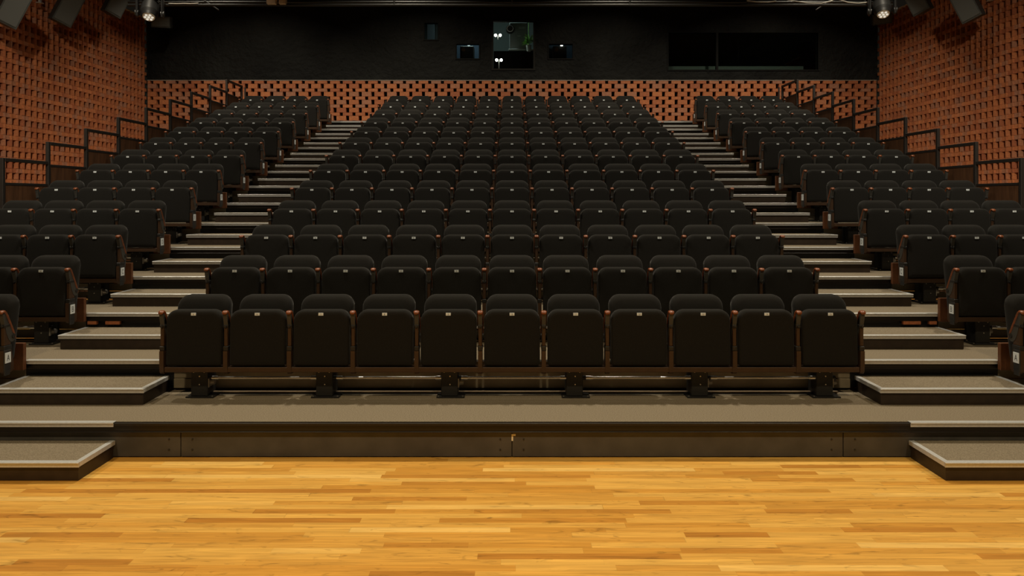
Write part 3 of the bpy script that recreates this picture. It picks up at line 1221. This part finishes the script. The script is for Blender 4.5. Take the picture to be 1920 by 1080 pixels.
def bt(px, py, y=YBO): return at(px, py, y)


# big projector behind the centre window
p = bt(975, 92)
t = thing('projector', 'large grey projector with a round lens behind the centre booth window', 'projector', p)
k = YBO / F
mb = MB(); mb.box(-20 * k, 14 * k, 0, .7, 0, 50 * k, 0, .015)
bd = mb.build('body', PROJ, t)
mb = MB(); mb.box(-22 * k, 30 * k, -.05, .8, -4 * k, -.001, 0, .01); mb.build('shelf', mat('shelf_grey', (.3, .32, .32), .5), t)
mb = MB()
c = bt(956.5, 55.5) - p
for r0, r1, y0, y1 in ((.115, .115, -.02, 0), (.105, .095, -.10, -.02), (.085, .085, -.12, -.10)):
    mb.cyl((c.x, y1, c.z), (c.x, y0, c.z), r0, r1, 24)
ln = mb.build('lens', BLACKMETAL, t)
mb = MB()
for i in range(24):
    a0, a1 = 2 * pi * i / 24, 2 * pi * (i + 1) / 24
    mb.add([(c.x + r * cos(a), -.121, c.z + r * sin(a)) for a, r in ((a0, .085), (a1, .085), (a1, .07), (a0, .07))], [(0, 1, 2, 3)])
mb.build('lens_ring', ALU, ln)
mb = MB()
for i in range(5):
    q = bt(973 + i * 2.6, 52) - p
    mb.box(q.x, q.x + .014, -.004, 0, q.z - .03, q.z + .03)
q = bt(970, 67.3) - p
mb.box(q.x, q.x + .09, -.004, 0, q.z - .006, q.z + .006)
mb.build('control_strip', mat('strip_pale', (.45, .5, .5), .5), t)

mb = MB(); mb.box(-.5, .55, 0, 1.0, 4.501, bt(0, 97).z, 0, .01)
tag(mb.build('booth_desk', VOID, None, (bt(962, 100).x, YBO - .1, 0)), 'black cabinet under the projector behind the centre booth window', 'cabinet')

# plant to the right
p = bt(991.5, 76, YBO - .25)
t = thing('potted_plant', 'small green plant with spiky leaves at the right of the centre booth window', 'plant', p - Vector((0, 0, .28)))
mb = MB(); mb.cyl((0, 0, 0), (0, 0, .16), .05, .07, 16); mb.build('pot', mat('pot_white', (.5, .52, .5), .5), t)
mb = MB()
for i in range(46):
    a, e, ln_ = random.uniform(0, 2 * pi), random.uniform(-.3, 1.3), random.uniform(.14, .26)
    d = Vector((cos(a) * cos(e), sin(a) * cos(e), sin(e)))
    o = Vector((0, 0, .17 + random.uniform(0, .14)))
    sd = d.cross(Vector((0, 0, 1))).normalized() * .010
    m_ = o + d * ln_ * .55 + Vector((0, 0, .01))
    tip = o + d * ln_ - Vector((0, 0, ln_ * .25))
    mb.add([o - sd * .4, o + sd * .4, m_ + sd, tip, m_ - sd], [(0, 1, 2, 3, 4)])
mb.build('foliage', LEAF, t)
mb = MB(); mb.cyl((0, .02, .02), (.0, .02, .80), .012, n=8); mb.build('stem', LEAF, t)

for (px, py), lab in (((933.5, 66), 'upper pair of glowing discs standing for lamp reflections in the centre booth window'), ((935.5, 112.5), 'lower pair of glowing discs standing for lamp reflections in the centre booth window')):
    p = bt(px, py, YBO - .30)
    t = thing('twin_reflection', lab, 'reflection', p)  # house light reflections in the pane, built as made-up glowing discs on stands
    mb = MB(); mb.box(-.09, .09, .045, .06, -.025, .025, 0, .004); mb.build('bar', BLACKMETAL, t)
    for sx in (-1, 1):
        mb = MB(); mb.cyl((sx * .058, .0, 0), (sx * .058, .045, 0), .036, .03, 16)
        b_ = mb.build('reflection_disc', SPOTGLOW, t)
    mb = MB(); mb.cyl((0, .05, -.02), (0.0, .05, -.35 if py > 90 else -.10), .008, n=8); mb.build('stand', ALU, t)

# small side projectors in the two little windows
for px, side in ((877, 'left'), (1051, 'right')):
    p = bt(px, 112, YBO)
    t = thing('small_projector', 'small black projector behind the little booth window %s of the centre window' % side, 'projector', p)
    mb = MB(); mb.box(-.20, .16, 0, .4, 0, .36, 0, .02); mb.build('body', BLACKPLASTIC, t)
    mb = MB(); c = bt(px - 8, 94) - p
    mb.cyl((c.x, 0, c.z), (c.x, -.07, c.z), .045, .045, 16)
    mb.build('lens', mat('lens_amber_%s' % side, (.25, .12, .05), .3), t)
    mb = MB(); c = bt(px + 2, 85.5) - p
    mb.box(c.x - .03, c.x + .03, -.02, -.001, c.z - .008, c.z + .008); mb.build('indicator', SPOTGLOW if side == 'right' else emis('ind_dim', (.8, .9, .9), 1.2), t)
    mb = MB(); mb.box(-.42, .36, .55, .58, -.3, .8)
    tag(mb.build('blue_board', BLUEPANEL, None, p), 'blue board behind the small projector in the %s little booth window' % side, 'board')
mb = MB(); mb.box(-.11, .08, 0, .02, -.6, .35)
tag(mb.build('blind', mat('blind_pale', (.30, .36, .42), .6), None, bt(809, 60, YBO + .3)), 'pale blue blind inside the small high booth window', 'blind')
mb = MB(); mb.box(wx(1256), wx(1520), 0, .7, 4.501, wz(118), 0, .01)
tag(mb.build('control_desk', mat('desk_green', (.06, .08, .07), .6), None, (0, YW + .45, 0)), 'dark control desk behind the wide window at upper right', 'desk')

lamp('booth_light', (-.9, 18.7, 7.6), 26, .2, (.82, 1.0, .96), (-.2, 19.2, 5.8), 160)
